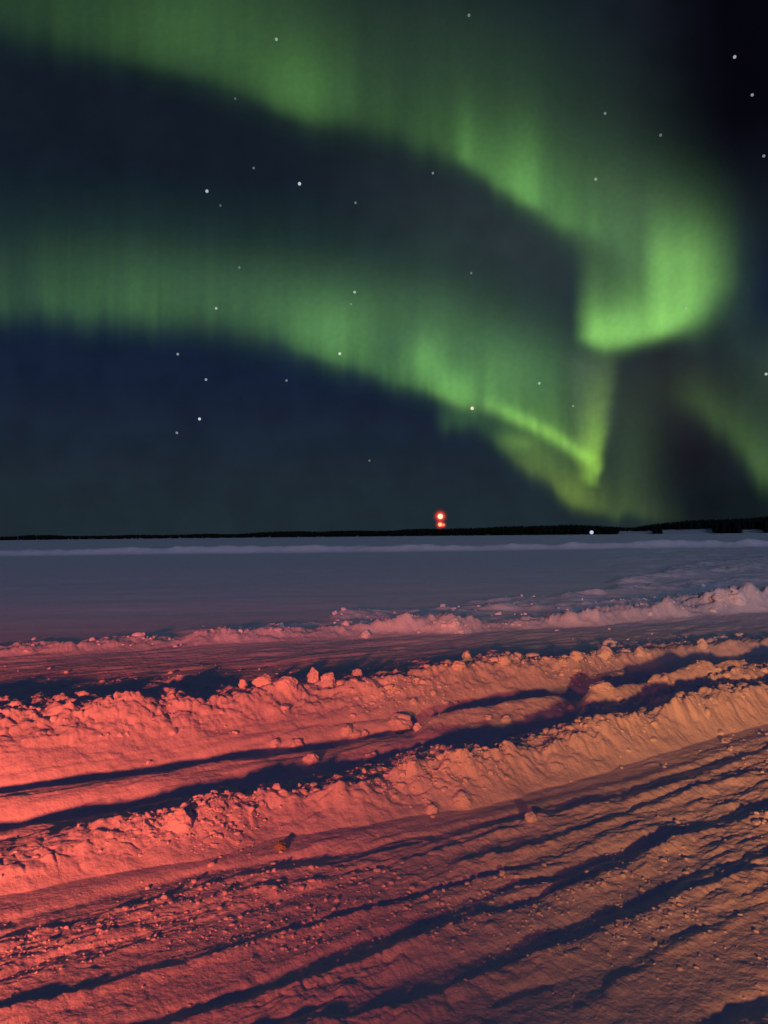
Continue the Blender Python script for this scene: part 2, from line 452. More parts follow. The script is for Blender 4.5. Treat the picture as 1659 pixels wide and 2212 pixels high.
# ------------------------------------------------------------------ snow terrain
def poly(pts):
    """polyline in the picture, extended outside it along its end slopes"""
    p = np.array(pts, float)
    if p[0, 0] > -250:
        s = (p[1, 1] - p[0, 1]) / (p[1, 0] - p[0, 0]); s = np.clip(s, -0.32, -0.02)
        p = np.vstack([[-250, p[0, 1] + s * (-250 - p[0, 0])], p])
    if p[-1, 0] < 1900:
        s = (p[-1, 1] - p[-2, 1]) / (p[-1, 0] - p[-2, 0]); s = np.clip(s, -0.5, -0.02)
        p = np.vstack([p, [1900, p[-1, 1] + s * (1900 - p[-1, 0])]])
    return p

SX = np.linspace(-250, 1900, 240)
def plan(pts, z=0.0):
    p = poly(pts); y = np.interp(SX, p[:, 0], p[:, 1])
    u, v = uv_of(SX, y)
    Y = (EYE - z) / np.maximum(-v, 0.004)
    return u, -v, Y

def mono(X, *arrs):
    o = np.argsort(X); return (X[o],) + tuple(a[o] for a in arrs)

def extend(X, Y):
    s0 = np.clip((Y[12] - Y[0]) / (X[12] - X[0]), .1, .75); s1 = np.clip((Y[-1] - Y[-13]) / (X[-1] - X[-13]), .1, .75)
    return np.concatenate([[X[0] - 60], X, [X[-1] + 200]]), np.concatenate([[Y[0] - 60 * s0], Y, [Y[-1] + 200 * s1]])

class Ridge:
    """bank of pushed-up snow: lit face from base to crest, then a drop on the far side"""
    def __init__(s, crest, base, k=0.6, back=0.35, clod=1.0, seed=0):
        u, tb, Yb = plan(base); u2, tc, _ = plan(crest)
        Yc = (EYE + k * Yb) / (tc + k); Yc = np.maximum(Yc, Yb + 0.02)
        h = k * (Yc - Yb)
        Xc, Yc_, h_ = mono(u2 * Yc, Yc, h); Xb, Yb_ = mono(u * Yb, Yb)
        s.X, s.Y = extend(Xc, Yc_); s.hx, s.h = Xc, h_
        s.XB, s.YB = extend(Xb, Yb_)
        s.back, s.clod, s.seed = back, clod, seed
    def eval(s, X, Y, Yw):
        yc = np.interp(X, s.X, s.Y); yb = np.interp(X, s.XB, s.YB); h = np.interp(X, s.hx, s.h)
        yb = np.minimum(yb, yc - 0.05)
        t = (Yw - yb) / (yc - yb)
        face = np.clip(t, 0, 1) ** 0.85
        face = face * (0.75 + 0.25 * sstep(t))
        b = np.clip((Yw - yc) / (s.back * (0.5 + 2.2 * h)), 0, 8)
        drop = np.exp(-b ** 1.5)
        if s.seed == 1: h = h * (0.35 + 1.1 * sstep((fbm(X * .55, Y * .9, 3, 77) + .3) / .6))
        hh = h * (1 + 0.40 * fbm(X * 2.3, Y * 2.3, 3, s.seed + 3) - 0.08 * np.clip(1 - 9 * np.abs(fbm(X * 2.2 + Y * .9, Y * .5, 2, s.seed + 6)), 0, 1))
        prof = np.where(t < 1, face, drop)
        return hh * prof, prof * np.minimum(h / 0.12, 1.3)

class Row:
    """narrow raised row"""
    def __init__(s, pts, h, wf, wb, x0=-9e9, x1=9e9, seed=0, rough=0.6):
        z = max(h, 0); u, t, Y = plan(pts, z)
        X, Yc = mono(u * Y, Y); s.X, s.Y = extend(X, Yc)
        s.h, s.wf, s.wb, s.seed, s.rough = h, wf, wb, seed, rough
        if seed >= 20 and seed not in (38, 39): s.wf *= .75; s.wb *= .75
        s.scale = 0.30 if seed in (20, 21, 22, 23, 24, 25, 26, 27, 28, 31, 32, 33, 34, 35, 36, 37, 42) else 1.0
        uu, _ = uv_of(np.array([x0, x1]), np.array([1500., 1500.])) if x0 > -9e8 or x1 < 9e8 else (np.array([-9e9, 9e9]), 0)
        s.u0, s.u1 = uu[0], uu[1]
    def eval(s, X, Y, Yw):
        t = (Yw - np.interp(X, s.X, s.Y)) * 0.88
        p = np.where(t < 0, np.exp(-(t / s.wf) ** 2), np.exp(-(t / s.wb) ** 2))
        m = 1 + s.rough * 2 * fbm(X * 1.6 + s.seed, Y * 2.2, 3, s.seed + 7)
        uu = X / np.maximum(Y, .1)
        m = np.clip(m, 0.05, 2.2) * sstep((uu - s.u0) / 0.03 + .5) * sstep((s.u1 - uu) / 0.03 + .5)
        return s.h * p * m, p * m

RID = [
 Ridge([(360, 1374), (500, 1362), (650, 1351), (800, 1352), (1000, 1340), (1130, 1340), (1250, 1332), (1400, 1321), (1500, 1298), (1580, 1288), (1659, 1286)],
       [(360, 1404), (600, 1390), (800, 1378), (1000, 1372), (1120, 1360), (1300, 1352), (1500, 1334), (1659, 1324)], 0.34, 1.2, 1.5, 1),
 Ridge([(360, 1516), (450, 1512), (520, 1505), (600, 1488), (700, 1480), (800, 1476), (900, 1462), (1000, 1446), (1130, 1430), (1300, 1424), (1370, 1412), (1450, 1402), (1550, 1396), (1659, 1388)],
       [(360, 1612), (500, 1592), (620, 1575), (830, 1550), (960, 1528), (1130, 1498), (1230, 1480), (1320, 1452), (1450, 1430), (1659, 1414)], 0.42, 1.3, 1.2, 2),
 Ridge([(360, 1774), (440, 1752), (530, 1737), (640, 1722), (740, 1702), (830, 1676), (900, 1652), (1000, 1640), (1130, 1618), (1250, 1588), (1380, 1552), (1500, 1520), (1659, 1486)],
       [(360, 1872), (480, 1850), (600, 1808), (750, 1784), (900, 1762), (1000, 1752), (1130, 1722), (1300, 1668), (1450, 1622), (1659, 1560)], 0.50, 0.8, 1.1, 3),
]
# rows: picture polyline of the crest, height, front and back width (m), start and end
ROWS = [
 Row([(360, 1647), (540, 1624), (700, 1600), (800, 1588)], .08, .14, .07, x1=830, seed=1),
 Row([(360, 1672), (520, 1652), (600, 1640)], .06, .10, .07, x1=600, seed=2),
 Row([(900, 1549), (1000, 1534), (1120, 1516), (1215, 1499)], .11, .20, .05, x0=912, x1=1222, seed=3, rough=.2),
 Row([(1250, 1500), (1330, 1490), (1400, 1478), (1500, 1458), (1659, 1438)], .14, .26, .08, x0=1262, seed=4),
 Row([(1250, 1536), (1330, 1524), (1400, 1510), (1500, 1488), (1659, 1462)], .09, .20, .08, x0=1240, seed=5),
 Row([(360, 1712), (500, 1688), (640, 1668), (740, 1648), (850, 1634), (960, 1620)], .05, .09, .05, x1=960, seed=6),
 Row([(360, 1742), (500, 1712), (640, 1690), (760, 1668), (840, 1652)], .07, .12, .05, x1=850, seed=7),
 Row([(360, 1420), (500, 1414), (640, 1408), (760, 1414), (860, 1424)], .05, .30, .2, x1=880, seed=8),
 Row([(360, 1446), (500, 1440), (640, 1434), (860, 1432)], .03, .25, .2, x1=900, seed=18),
 Row([(700, 1326), (850, 1318), (1000, 1312), (1130, 1302), (1300, 1310), (1500, 1300)], .10, .8, .5, x0=720, x1=1180, seed=9),
 Row([(1180, 1306), (1250, 1302), (1400, 1300), (1500, 1292)], .10, .6, .4, x0=1190, x1=1500, seed=10),
 Row([(360, 1334), (500, 1330), (640, 1326)], .05, 1.0, .7, x1=690, seed=11),
 Row([(1200, 1286), (1300, 1274), (1450, 1262), (1659, 1246)], .10, 1.2, .6, x0=1220, seed=12),
 Row([(1300, 1254), (1400, 1244), (1500, 1232), (1659, 1222)], .13, 1.6, .8, x0=1330, seed=13),
 Row([(1400, 1232), (1500, 1222), (1659, 1204)], .12, 2.0, .9, x0=1440, seed=14),
 Row([(1000, 1300), (1100, 1292), (1250, 1286)], .06, .9, .6, x0=1010, x1=1250, seed=15),
 # lit lips in the churned foreground
 Row([(360, 1925), (520, 1880), (700, 1862), (900, 1812), (1000, 1800), (1200, 1752)], .035, .07, .04, seed=20),
 Row([(360, 1968), (480, 1930), (700, 1895), (900, 1850), (1150, 1775), (1400, 1715), (1659, 1615)], .025, .06, .03, seed=21),
 Row([(900, 1872), (1100, 1838), (1300, 1775), (1500, 1700), (1659, 1655)], .035, .07, .04, x0=980, seed=22),
 Row([(360, 2080), (620, 2010), (800, 1962), (1000, 1905), (1200, 1842), (1400, 1772), (1659, 1690)], .03, .06, .035, seed=23),
 Row([(360, 2196), (560, 2128), (740, 2086), (900, 2018), (1050, 1962), (1200, 1912), (1380, 1838), (1480, 1790), (1659, 1738)], .06, .10, .05, seed=24, rough=.4),
 Row([(560, 2230), (860, 2150), (1000, 2100), (1200, 2025), (1400, 1955), (1500, 1905), (1659, 1862)], .05, .11, .04, seed=25, rough=.4),
 Row([(760, 2240), (1000, 2140), (1120, 2100), (1300, 2060)], .045, .08, .04, x1=1340, seed=26),
 Row([(1240, 2170), (1350, 2110), (1500, 2060)], .02, .08, .04, x0=1230, x1=1500, seed=28),
 Row([(1500, 2230), (1560, 2200), (1659, 2172), (1800, 2120)], .045, .10, .03, x0=1480, seed=27),
]
# grooves: polyline, depth, width
GRO = [
 Row([(360, 1902), (450, 1880), (520, 1868), (600, 1850), (700, 1840), (800, 1826), (870, 1808), (1000, 1792), (1200, 1740), (1400, 1690), (1659, 1600)], -.055, .10, .05, seed=31, rough=.35),
 Row([(358, 2010), (426, 1984), (614, 1948), (698, 1932), (790, 1915), (1000, 1850), (1150, 1800), (1300, 1760)], -.045, .07, .04, x1=1300, seed=32, rough=.5),
 Row([(700, 1990), (900, 1930), (1150, 1862), (1400, 1790)], -.03, .05, .03, x0=600, x1=1500, seed=42, rough=.8),
 Row([(250, 2225), (358, 2192), (518, 2138), (640, 2090), (738, 2054), (858, 2008), (942, 1968), (1022, 1944), (1115, 1909), (1275, 1853), (1379, 1822), (1475, 1780), (1659, 1722)], -.045, .08, .04, seed=33, rough=.35),
 Row([(600, 2215), (742, 2164), (858, 2120), (958, 2080), (1060, 2050), (1175, 2008), (1219, 1996), (1291, 1975), (1395, 1931), (1475, 1893), (1659, 1835)], -.045, .08, .04, seed=34, rough=.35),
 Row([(800, 2230), (878, 2192), (995, 2127), (1047, 2099), (1115, 2082)], -.055, .08, .04, x1=1150, seed=35, rough=.4),
 Row([(1400, 2240), (1548, 2190), (1659, 2152), (1800, 2100)], -.06, .12, .04, x0=1520, seed=36, rough=.3),
 Row([(1030, 2150), (1200, 2120), (1330, 2075)], -.025, .05, .03, x0=1050, x1=1330, seed=37),
 Row([(360, 1704), (500, 1682), (640, 1662), (800, 1630), (1000, 1604), (1250, 1557)], -.11, .24, .13, seed=38, rough=.15),
 Row([(360, 1632), (600, 1600), (850, 1566), (1000, 1527), (1250, 1492), (1400, 1453), (1659, 1430)], -.13, .20, .16, seed=39, rough=.15),
]

def height(X, Y, parts=False):
    Yw = Y + (0.055 + .045 * sstep((Y - 4) / 4)) * fbm(X * 1.3, Y * 1.3, 3, 100) + 0.035 * fbm(X * 6, Y * 6, 3, 110)
    Z = 0.02 * fbm(X * 0.35, Y * 0.35, 2, 120)
    mask = np.zeros_like(X)
    for r in RID:
        h, m = r.eval(X, Y, Yw); Z = Z + h; mask = np.maximum(mask, m * r.clod)
    r2c = np.interp(X, RID[2].X, RID[2].Y); r2b = np.interp(X, RID[2].XB, RID[2].YB)
    r0 = np.interp(X, RID[0].X, RID[0].Y); r1c = np.interp(X, RID[1].X, RID[1].Y)
    rowm = np.zeros_like(X)
    for r in ROWS + GRO:
        h, m = r.eval(X, Y, Yw); Z = Z + h * r.scale
        if r.h > 0: rowm = np.maximum(rowm, m * min(r.h / .05, 1))
    b0 = worley(X * 16, Y * 16, 159)[0]
    near = sstep((r2b + 0.25 - Y) / 0.6)                    # churned foreground
    mid = sstep((Y - r2b) / .5) * sstep((r0 + 3 - Y) / 3.0)
    # drag marks along the tracks
    th = math.radians(33)
    a = X * math.cos(th) + Y * math.sin(th); c = -X * math.sin(th) + Y * math.cos(th)
    c = c + 0.05 * fbm(a * 0.8, c * 0.8, 2, 130)
    quiet = sstep((X * 0.72 + 1.15 - Y + 1.25) / 0.5) * sstep((3.9 - Y) / .8)      # smoother packed patch lower right
    q = 1 - 0.72 * quiet
    pat = 0.25 + 1.3 * sstep((fbm(a * .7, c * 2.2, 3, 158) + .15) / .5)
    Z = Z + near * q * (0.019 * fbm(a * 0.8, c * 5.5, 3, 140) + 0.012 * pat * fbm(a * 1.6, c * 9, 3, 150)
                    + 0.020 * pat * np.abs(fbm(a * 2.2, c * 8, 4, 155, .5)) + 0.005 * pat * fbm(a * 7, c * 22, 3, 157, .55) + 0.022 * np.clip(pat - 1, 0, 1) * np.clip(.3 - b0, 0, 1))
    # clods and slabs on the banks
    k = np.clip(mask, 0, 1.4) + 0.35 * np.clip(rowm, 0, 1) + 0.06 * near * q
    b1, s1, i1 = worley(X * 5.6 + fbm(X * 5, Y * 5, 2, 160) * .9, Y * 5.6 + fbm(X * 5, Y * 5, 2, 170) * .9, 180)
    dome = np.clip(s1 - b1, 0, .5)
    b2, s2, i2 = worley(X * 10.5, Y * 10.5 + fbm(X * 9, Y * 9, 2, 190), 200)
    d2 = np.clip(s2 - b2, 0, .5)
    far = sstep((Y - 9) / 3)
    lump = fbm(X * 1.1, Y * 1.1, 2, 205)
    cl = .25 + .75 * sstep((lump + .1) / .4)
    Z = Z + k * ((0.034 + .03 * far) * (dome ** .7 - .25) * (0.25 + 0.8 * i1) * cl + 0.034 * (d2 - .15) * (0.2 + i2))
    Z = Z + k * (0.036 * fbm(X * 7, Y * 7, 4, 210, .55) + (0.05 + .06 * far) * np.abs(fbm(X * 2.6, Y * 2.6, 4, 220)))
    # general crust
    Z = Z + (near + mid * .7) * 0.0045 * fbm(X * 20, Y * 20, 4, 230, .6) * sstep((14 - Y) / 6)
    Z = Z + mid * (0.030 * fbm(a * 0.9, c * 4, 3, 240) + .030 * np.abs(fbm(a * 1.8, c * 6, 4, 241)))
    # wind-packed field beyond, with the snow bank across it
    fld = sstep((Y - r0) / 4)
    Z = Z + fld * (0.025 * fbm(X * .22, Y * .6, 4, 250) + 0.02 * fbm(X * .05, Y * .11, 3, 255))
    yb = 73 + X * 0.015 + 2.2 * fbm(X * .05, X * 0, 3, 260)
    t = (Y - yb)
    Z = Z + (0.66 + 0.24 * fbm(X * .06, X * 0, 3, 262)) * np.where(t < 0, np.exp(-(t / 1.0) ** 2), np.exp(-(t / 4.0) ** 2)) * (1 + .4 * fbm(X * .5, Y * .5, 3, 261))
    churn = sstep((X / np.maximum(Y, 1) - .18) / .22) * sstep((Y - 22) / 8) * sstep((82 - Y) / 20)
    Z = Z + churn * 0.30 * np.abs(fbm(X * .35, Y * .35, 4, 265))
    Z = Z * sstep((400 - Y) / 200)
    if parts: return Z, mask, rowm, near
    return Z

tt = np.concatenate([np.linspace(1.6 / 0.6, 0.80, 70)[:-1], np.linspace(0.80, 0.66, 60)[:-1], np.linspace(0.66, 0.07, 1060)[:-1],
                     np.linspace(0.07, 0.027, 130)[:-1], np.linspace(0.027, 0.0185, 150)[:-1], np.linspace(0.0185, 0.0125, 20)[:-1], np.linspace(0.0125, 0.0004, 40)])
Yr = EYE / tt
us = np.concatenate([np.linspace(-2.2, -0.64, 160)[:-1], np.linspace(-0.64, 0.64, 1300), np.linspace(0.64, 2.2, 160)[1:]])
XX = us[None, :] * Yr[:, None]; YY = np.repeat(Yr[:, None], len(us), 1)
ZZ = np.empty_like(XX)
for i in range(0, len(Yr), 200):
    ZZ[i:i + 200] = height(XX[i:i + 200], YY[i:i + 200])
V = np.stack([XX, YY, ZZ], -1).reshape(-1, 3)
ground = mesh_obj('snow_ground', V, grid_faces(*XX.shape), M_SNOW)
tag(ground, kind='structure')

# ------------------------------------------------------------------ snow chunks
def chunk_mesh(rx, ry, rz, seed, base=ICO3):
    v = base[0].copy()
    r = np.random.default_rng(seed)
    for _ in range(9):                                       # a few flat broken faces
        n = r.normal(size=3); n[2] = abs(n[2]) * .8; n /= np.linalg.norm(n)
        c = r.uniform(.62, .9); d = v @ n - c
        v -= np.outer(np.clip(d, 0, None) * .85, n)
    s = seed * 1.37
    v *= (1 + 0.28 * fbm(v[:, 0] * 1.6 + s, v[:, 1] * 1.6 + v[:, 2] * 2.1, 3, seed) + .10 * fbm(v[:, 0] * 6 + v[:, 2] * 4, v[:, 1] * 6 + s, 2, seed + 1))[:, None]
    return v * np.array([rx, ry, rz])

CH = [  # picture x, y of the centre, half width, half height in px, label
 (386, 1478, 17, 15, 'large rounded snow chunk at the far left behind the crest of the middle snow bank'),
 (524, 1478, 10, 7, 'small snow chunk behind the middle bank, left neighbour of a bigger jagged one'),
 (566, 1473, 16, 11, 'jagged snow chunk behind the middle bank, between a small chunk and a wide clump'),
 (616, 1478, 24, 13, 'wide snow clump on the crest where the middle bank starts to rise'),
 (676, 1463, 12, 14, 'pointed snow chunk standing up on the middle bank crest'),
 (710, 1474, 15, 13, 'squarish snow chunk on the middle bank crest, right of the pointed one'),
 (772, 1456, 10, 9, 'small round snow chunk alone on the middle bank crest, left of centre'),
 (990, 1440, 14, 9, 'flattened snow chunk on the middle bank crest, below an upright one'),
 (1008, 1418, 8, 11, 'upright snow chunk poking above the middle bank crest near the picture centre'),
 (1089, 1427, 14, 7, 'orange lit flat snow chunk on the middle bank crest right of centre'),
 (1247, 1418, 12, 9, 'angular snow chunk on the crest, left one of three spaced chunks on the right'),
 (1307, 1414, 14, 11, 'knobbly snow chunk on the crest, middle one of three spaced chunks on the right'),
 (1385, 1408, 11, 9, 'blunt snow chunk on the crest, right one of three spaced chunks on the right'),
 (1519, 1393, 9, 9, 'round snow chunk perched high on the crest near the right edge'),
 (866, 1566, 24, 17, 'biggest snow chunk, domed, lying alone in the shadowed trough at the centre'),
 (902, 1572, 8, 7, 'small snow lump touching the right side of the biggest domed chunk'),
 (750, 1580, 12, 10, 'upright snow chunk in the trough, largest of a trio left of the biggest chunk'),
 (771, 1586, 8, 6, 'low snow lump in the trough, middle one of the trio'),
 (788, 1586, 6, 7, 'small snow lump in the trough, right end of the trio'),
 (636, 1613, 14, 10, 'rounded snow chunk in the trough, right one of a pair at the left'),
 (595, 1609, 10, 8, 'smaller snow chunk in the trough, left one of a pair at the left'),
 (1301, 1485, 24, 9, 'flat wide slab of snow lying in the dark trough on the right'),
 (1093, 1556, 11, 6, 'low snow lump in the deep blue shadow below the straight lit row'),
 (1056, 1550, 7, 5, 'tiny snow lump in the blue shadow, left neighbour of the low lump'),
 (1235, 1530, 8, 5, 'tiny snow lump by the gap at the right end of the straight lit row'),
 (1339, 1511, 7, 5, 'small snow lump on the broken rows below the flat wide slab'),
 (672, 1642, 14, 11, 'knob of snow on the thin row before the long blue shadow, left of centre'),
 (802, 1638, 12, 10, 'knob of snow at the near edge of the long blue shadow, at the centre'),
 (598, 1702, 9, 6, 'small oval snow lump lying just behind the crest of the nearest bank'),
 (388, 1778, 24, 18, 'big smooth ball of snow stuck in the nearest bank at the left'),
 (1000, 1731, 16, 12, 'angular snow chunk at the foot of the nearest bank near the centre'),
 (931, 1751, 13, 9, 'crumbly snow chunk at the foot of the nearest bank, left of the angular one'),
 (1147, 1767, 11, 8, 'yellowish snow lump lying on the churned track right of centre'),
 (1087, 1886, 6, 4, 'tiny bright snow lump alone on the churned foreground tracks'),
 (606, 1829, 12, 8, 'dirty olive tinted snow clump below the nearest bank at the left'),
 (723, 1324, 6, 4, 'small pale snow lump at the left end of the far broken bank'),
 (788, 1371, 9, 7, 'pink snow lump at the foot of the far bank, left of centre'),
 (746, 1347, 8, 5, 'pink snow lump on the crest of the far bank, left of centre'),
 (978, 1348, 12, 8, 'pointed pink snow clump on the far bank near the centre'),
 (608, 1351, 6, 4, 'small pink snow lump on the far bank at the left'),
 (1595, 1294, 15, 11, 'large rounded snow clump on the far bank near the right edge'),
 (1556, 1291, 12, 7, 'rounded snow clump on the far bank, left neighbour of the largest one'),
]
M_DIRTY = snow_mat('dirty_snow', base=(.46, .47, .36), dirt=.4)
def hit(px, py):
    """walk the sight line of a picture point down to the snow"""
    u, v = uv_of(np.array([px]), np.array([py]))
    Ys = EYE / np.linspace(max(-v[0] * 1.45, .02), -v[0] * 0.7, 500)
    z = height(u[0] * Ys, Ys); ray = EYE + v[0] * Ys
    k = np.nonzero(ray <= z)[0]
    k = k[0] if len(k) else len(Ys) - 1
    return u[0] * Ys[k], Ys[k], z[k]
for i, (px, py, hw, hh, lab) in enumerate(CH):
    x, y, z = hit(px, py + hh * .75)
    sc = y / 1640.0
    rx, rz = hw * sc * 1.22, hh * sc * 1.35
    big = hw > 11
    o = mesh_obj('snow_chunk', chunk_mesh(rx, (rx + rz) * .5, rz, 300 + i, ICO4 if big else ICO3), (ICO4 if big else ICO3)[1],
                 M_DIRTY if 'dirty' in lab else M_CHUNK)
    o.location = (x, y + rx * .3, z + rz * .50)
    o.rotation_euler = (0, 0, random.uniform(-.4, .4))
    tag(o, lab, 'snow chunk', 'larger snow chunks broken from the banks')

# ------------------------------------------------------------------ crumbs of snow (uncountable)
def crumbs(n):
    us_ = RNG.uniform(-.62, .62, n * 14); ts = RNG.uniform(.075, .66, n * 14)
    Y = EYE / ts; X = us_ * Y
    Z, mask, rowm, near = height(X, Y, True)
    r1 = np.interp(X, RID[1].X, RID[1].Y); r2 = np.interp(X, RID[2].X, RID[2].Y)
    behind = .6 * np.exp(-((Y - r1 - .1) / .4) ** 2) + .12 * np.exp(-((Y - r2 - .05) / .15) ** 2)
    clump = sstep((fbm(X * .9, Y * 1.6, 3, 400) + .02) / .3)
    w = (np.clip(mask, 0, 1) * .60 + np.clip(rowm, 0, 1) * (.24 - .20 * near) + behind * .9 + near * .12) * (clump + .05)
    k = RNG.uniform(0, 1, len(w)) < w
    X, Y, Z = X[k][:n], Y[k][:n], Z[k][:n]
    m = len(X)
    size = np.clip(RNG.lognormal(math.log(.0032), .75, m), .0015, np.interp(Y, [2.5, 6], [.006, .02])) * np.interp(Y, [2, 5, 8, 16], [1.0, 1.9, 3.2, 5.0])
    base, fc = ICO1
    vv = np.repeat(base[None], m, 0)
    for _ in range(5):                                       # broken flat sides
        nn = RNG.normal(size=(m, 3)); nn /= np.linalg.norm(nn, axis=1)[:, None]
        dd = np.einsum('mvk,mk->mv', vv, nn) - RNG.uniform(.3, .8, (m, 1))
        vv = vv - np.clip(dd, 0, None)[..., None] * nn[:, None, :]
    vv = vv * (size[:, None, None] * RNG.uniform(.6, 1.3, (m, 1, 3)) * np.array([1.15, 1.0, .72]))
    a = RNG.uniform(0, 6.28, m); ca, sa = np.cos(a)[:, None], np.sin(a)[:, None]
    x = vv[..., 0] * ca - vv[..., 1] * sa; y = vv[..., 0] * sa + vv[..., 1] * ca
    vv = np.stack([x + X[:, None], y + Y[:, None], vv[..., 2] + Z[:, None] + size[:, None] * .10], -1)
    ff = fc[None] + (np.arange(m) * len(base))[:, None, None]
    return vv.reshape(-1, 3), ff.reshape(-1, 3)
v_, f_ = crumbs(9000)
cr = mesh_obj('snow_crumbs', v_, f_, M_CHUNK)
tag(cr, 'loose snow crumbs strewn over the banks and the churned tracks', 'snow crumbs', kind='stuff')

# ------------------------------------------------------------------ far shore: low snowy rise with forest
def shore_dist(u):                                         # metres to the shore line along direction u
    return np.interp(u, [-2.5, -.3, .05, .3, .5, 2.5], [1150, 1150, 900, 700, 600, 560])
def shore_top(u):                                          # tree-top elevation, in picture px above the shore line
    return np.interp(u, [-2.5, -.5, -.29, -.2, -.08, 0, .08, .16, .25, .29, .33, .36, .40, .5, .6, 2.5],
                        [9, 9, 9.5, 10, 14, 14, 16, 20.5, 22, 21, 17, 22, 28, 33, 36, 32]) + 2.2 * fbm(u * 14, u * 0, 3, 500) * 2
CLEAR = [(.310, .352, 0, 6), (.366, .432, 0, 9), (.470, .500, 0, 8)]    # u range and height range (px) of open snow on the slope
ug = np.linspace(-2.3, 2.3, 1400); dg = np.array([0, 6, 20, 50, 90, 140, 260, 600])
UG, DG = np.meshgrid(ug, dg)
SD = shore_dist(UG); YS = SD + DG
frac = np.interp(DG.ravel(), dg, [0, .08, .22, .42, .58, .64, .66, .6]).reshape(DG.shape)
ZS = -0.3 + frac * shore_top(UG) * SD / 1640.0 * 0.95
hill = mesh_obj('hills', np.stack([UG * YS, YS, ZS], -1).reshape(-1, 3), grid_faces(*UG.shape), snow_mat('hill_snow', base=(.62, .66, .72)))
tag(hill, kind='structure')

def spruce():
    """one low-poly spruce of unit height: ragged tiers of boughs round a stem"""
    vs, fs = [], []
    tiers = 6
    for k in range(tiers):
        z0 = .06 + k * .145; z1 = z0 + .30; r = .22 * (1 - k / tiers) ** .85 + .03
        n = 7; b = len(vs)
        for j in range(n):
            a = 2 * math.pi * (j + .37 * k) / n; q = r * (1.15 if j % 2 else .7)
            vs.append((q * math.cos(a), q * math.sin(a), z0 - (.02 if j % 2 else -.03)))
        vs.append((0, 0, min(z1, 1.0)))
        for j in range(n): fs.append((b + j, b + (j + 1) % n, b + n))
    return np.array(vs), np.array(fs)
sv, sf = spruce()
nt_ = 14000
u = RNG.uniform(-1.1, 1.1, nt_); depth = RNG.uniform(0, 1, nt_) ** 1.4 * 150
sd = shore_dist(u); Yt = sd + depth
zg = -0.3 + np.interp(depth, [0, 6, 20, 50, 90, 140, 260], [0, .08, .22, .42, .58, .64, .66]) * shore_top(u) * sd / 1640. * .95
pxm = 1640. / sd
top_px = shore_top(u) * RNG.uniform(.88, 1.02, nt_)
hgt = np.clip((top_px / pxm * (Yt / sd)) - zg, 1.2, None)
hgt = np.where(depth < 40, hgt * RNG.uniform(.6, 1.0, nt_), hgt)
keep = np.ones(nt_, bool)
for a, b, lo_, hi_ in CLEAR:
    inside = (u > a - .002) & (u < b + .002) & ((zg * pxm) < hi_)
    keep &= ~inside
u, Yt, zg, hgt = u[keep], Yt[keep], zg[keep], hgt[keep]
m = len(u)
wid = hgt * RNG.uniform(.9, 1.5, m)
ang = RNG.uniform(0, 6.28, m)
vx = sv[None, :, 0] * np.cos(ang)[:, None] - sv[None, :, 1] * np.sin(ang)[:, None]
vy = sv[None, :, 0] * np.sin(ang)[:, None] + sv[None, :, 1] * np.cos(ang)[:, None]
VV = np.stack([(u * Yt)[:, None] + vx * wid[:, None], Yt[:, None] + vy * wid[:, None], zg[:, None] + sv[None, :, 2] * hgt[:, None]], -1)
FF = sf[None] + (np.arange(m) * len(sv))[:, None, None]
fo = mesh_obj('forest', VV.reshape(-1, 3), FF.reshape(-1, 3), plain_mat('dark_spruce', (.012, .016, .012)), smooth=False)
tag(fo, 'black far-off forest lining the whole shore under the night sky', 'forest', kind='stuff')

# ------------------------------------------------------------------ beacon mast and shore lamps
def tube(p0, p1, r0, r1, n=10):
    p0 = np.array(p0, float); p1 = np.array(p1, float); d = p1 - p0; L = np.linalg.norm(d); d /= L
    a = np.cross(d, [0, 1, 0.01]); a /= np.linalg.norm(a); b = np.cross(d, a)
    v, f = [], []
    for p, r in ((p0, r0), (p1, r1)):
        for k in range(n):
            t = 2 * math.pi * k / n; v.append(p + r * (a * math.cos(t) + b * math.sin(t)))
    for k in range(n): f.append((k, (k + 1) % n, n + (k + 1) % n, n + k))
    return v, f
def join(parts):
    V, Fc = [], []
    for v, f in parts:
        o = len(V); V += list(v); Fc += [tuple(i + o for i in q) for q in f]
    return np.array(V), np.array(Fc)
M_STEEL = plain_mat('dark_steel', (.03, .03, .03), .6)

def halo_mat(name, col, strength):
    """glow halo round a lamp, added as an emissive volume: dense in the middle, thinning towards its rim"""
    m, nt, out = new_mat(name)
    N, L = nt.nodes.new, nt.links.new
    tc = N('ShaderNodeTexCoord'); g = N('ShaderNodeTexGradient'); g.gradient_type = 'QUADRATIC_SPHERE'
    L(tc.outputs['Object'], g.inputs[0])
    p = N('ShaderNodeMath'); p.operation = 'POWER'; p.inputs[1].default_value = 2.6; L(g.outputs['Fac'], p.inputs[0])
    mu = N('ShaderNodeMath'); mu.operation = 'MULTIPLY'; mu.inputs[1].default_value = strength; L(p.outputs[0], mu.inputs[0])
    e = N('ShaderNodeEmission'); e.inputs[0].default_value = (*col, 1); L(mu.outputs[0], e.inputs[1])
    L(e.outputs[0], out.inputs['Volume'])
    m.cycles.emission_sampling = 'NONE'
    return m

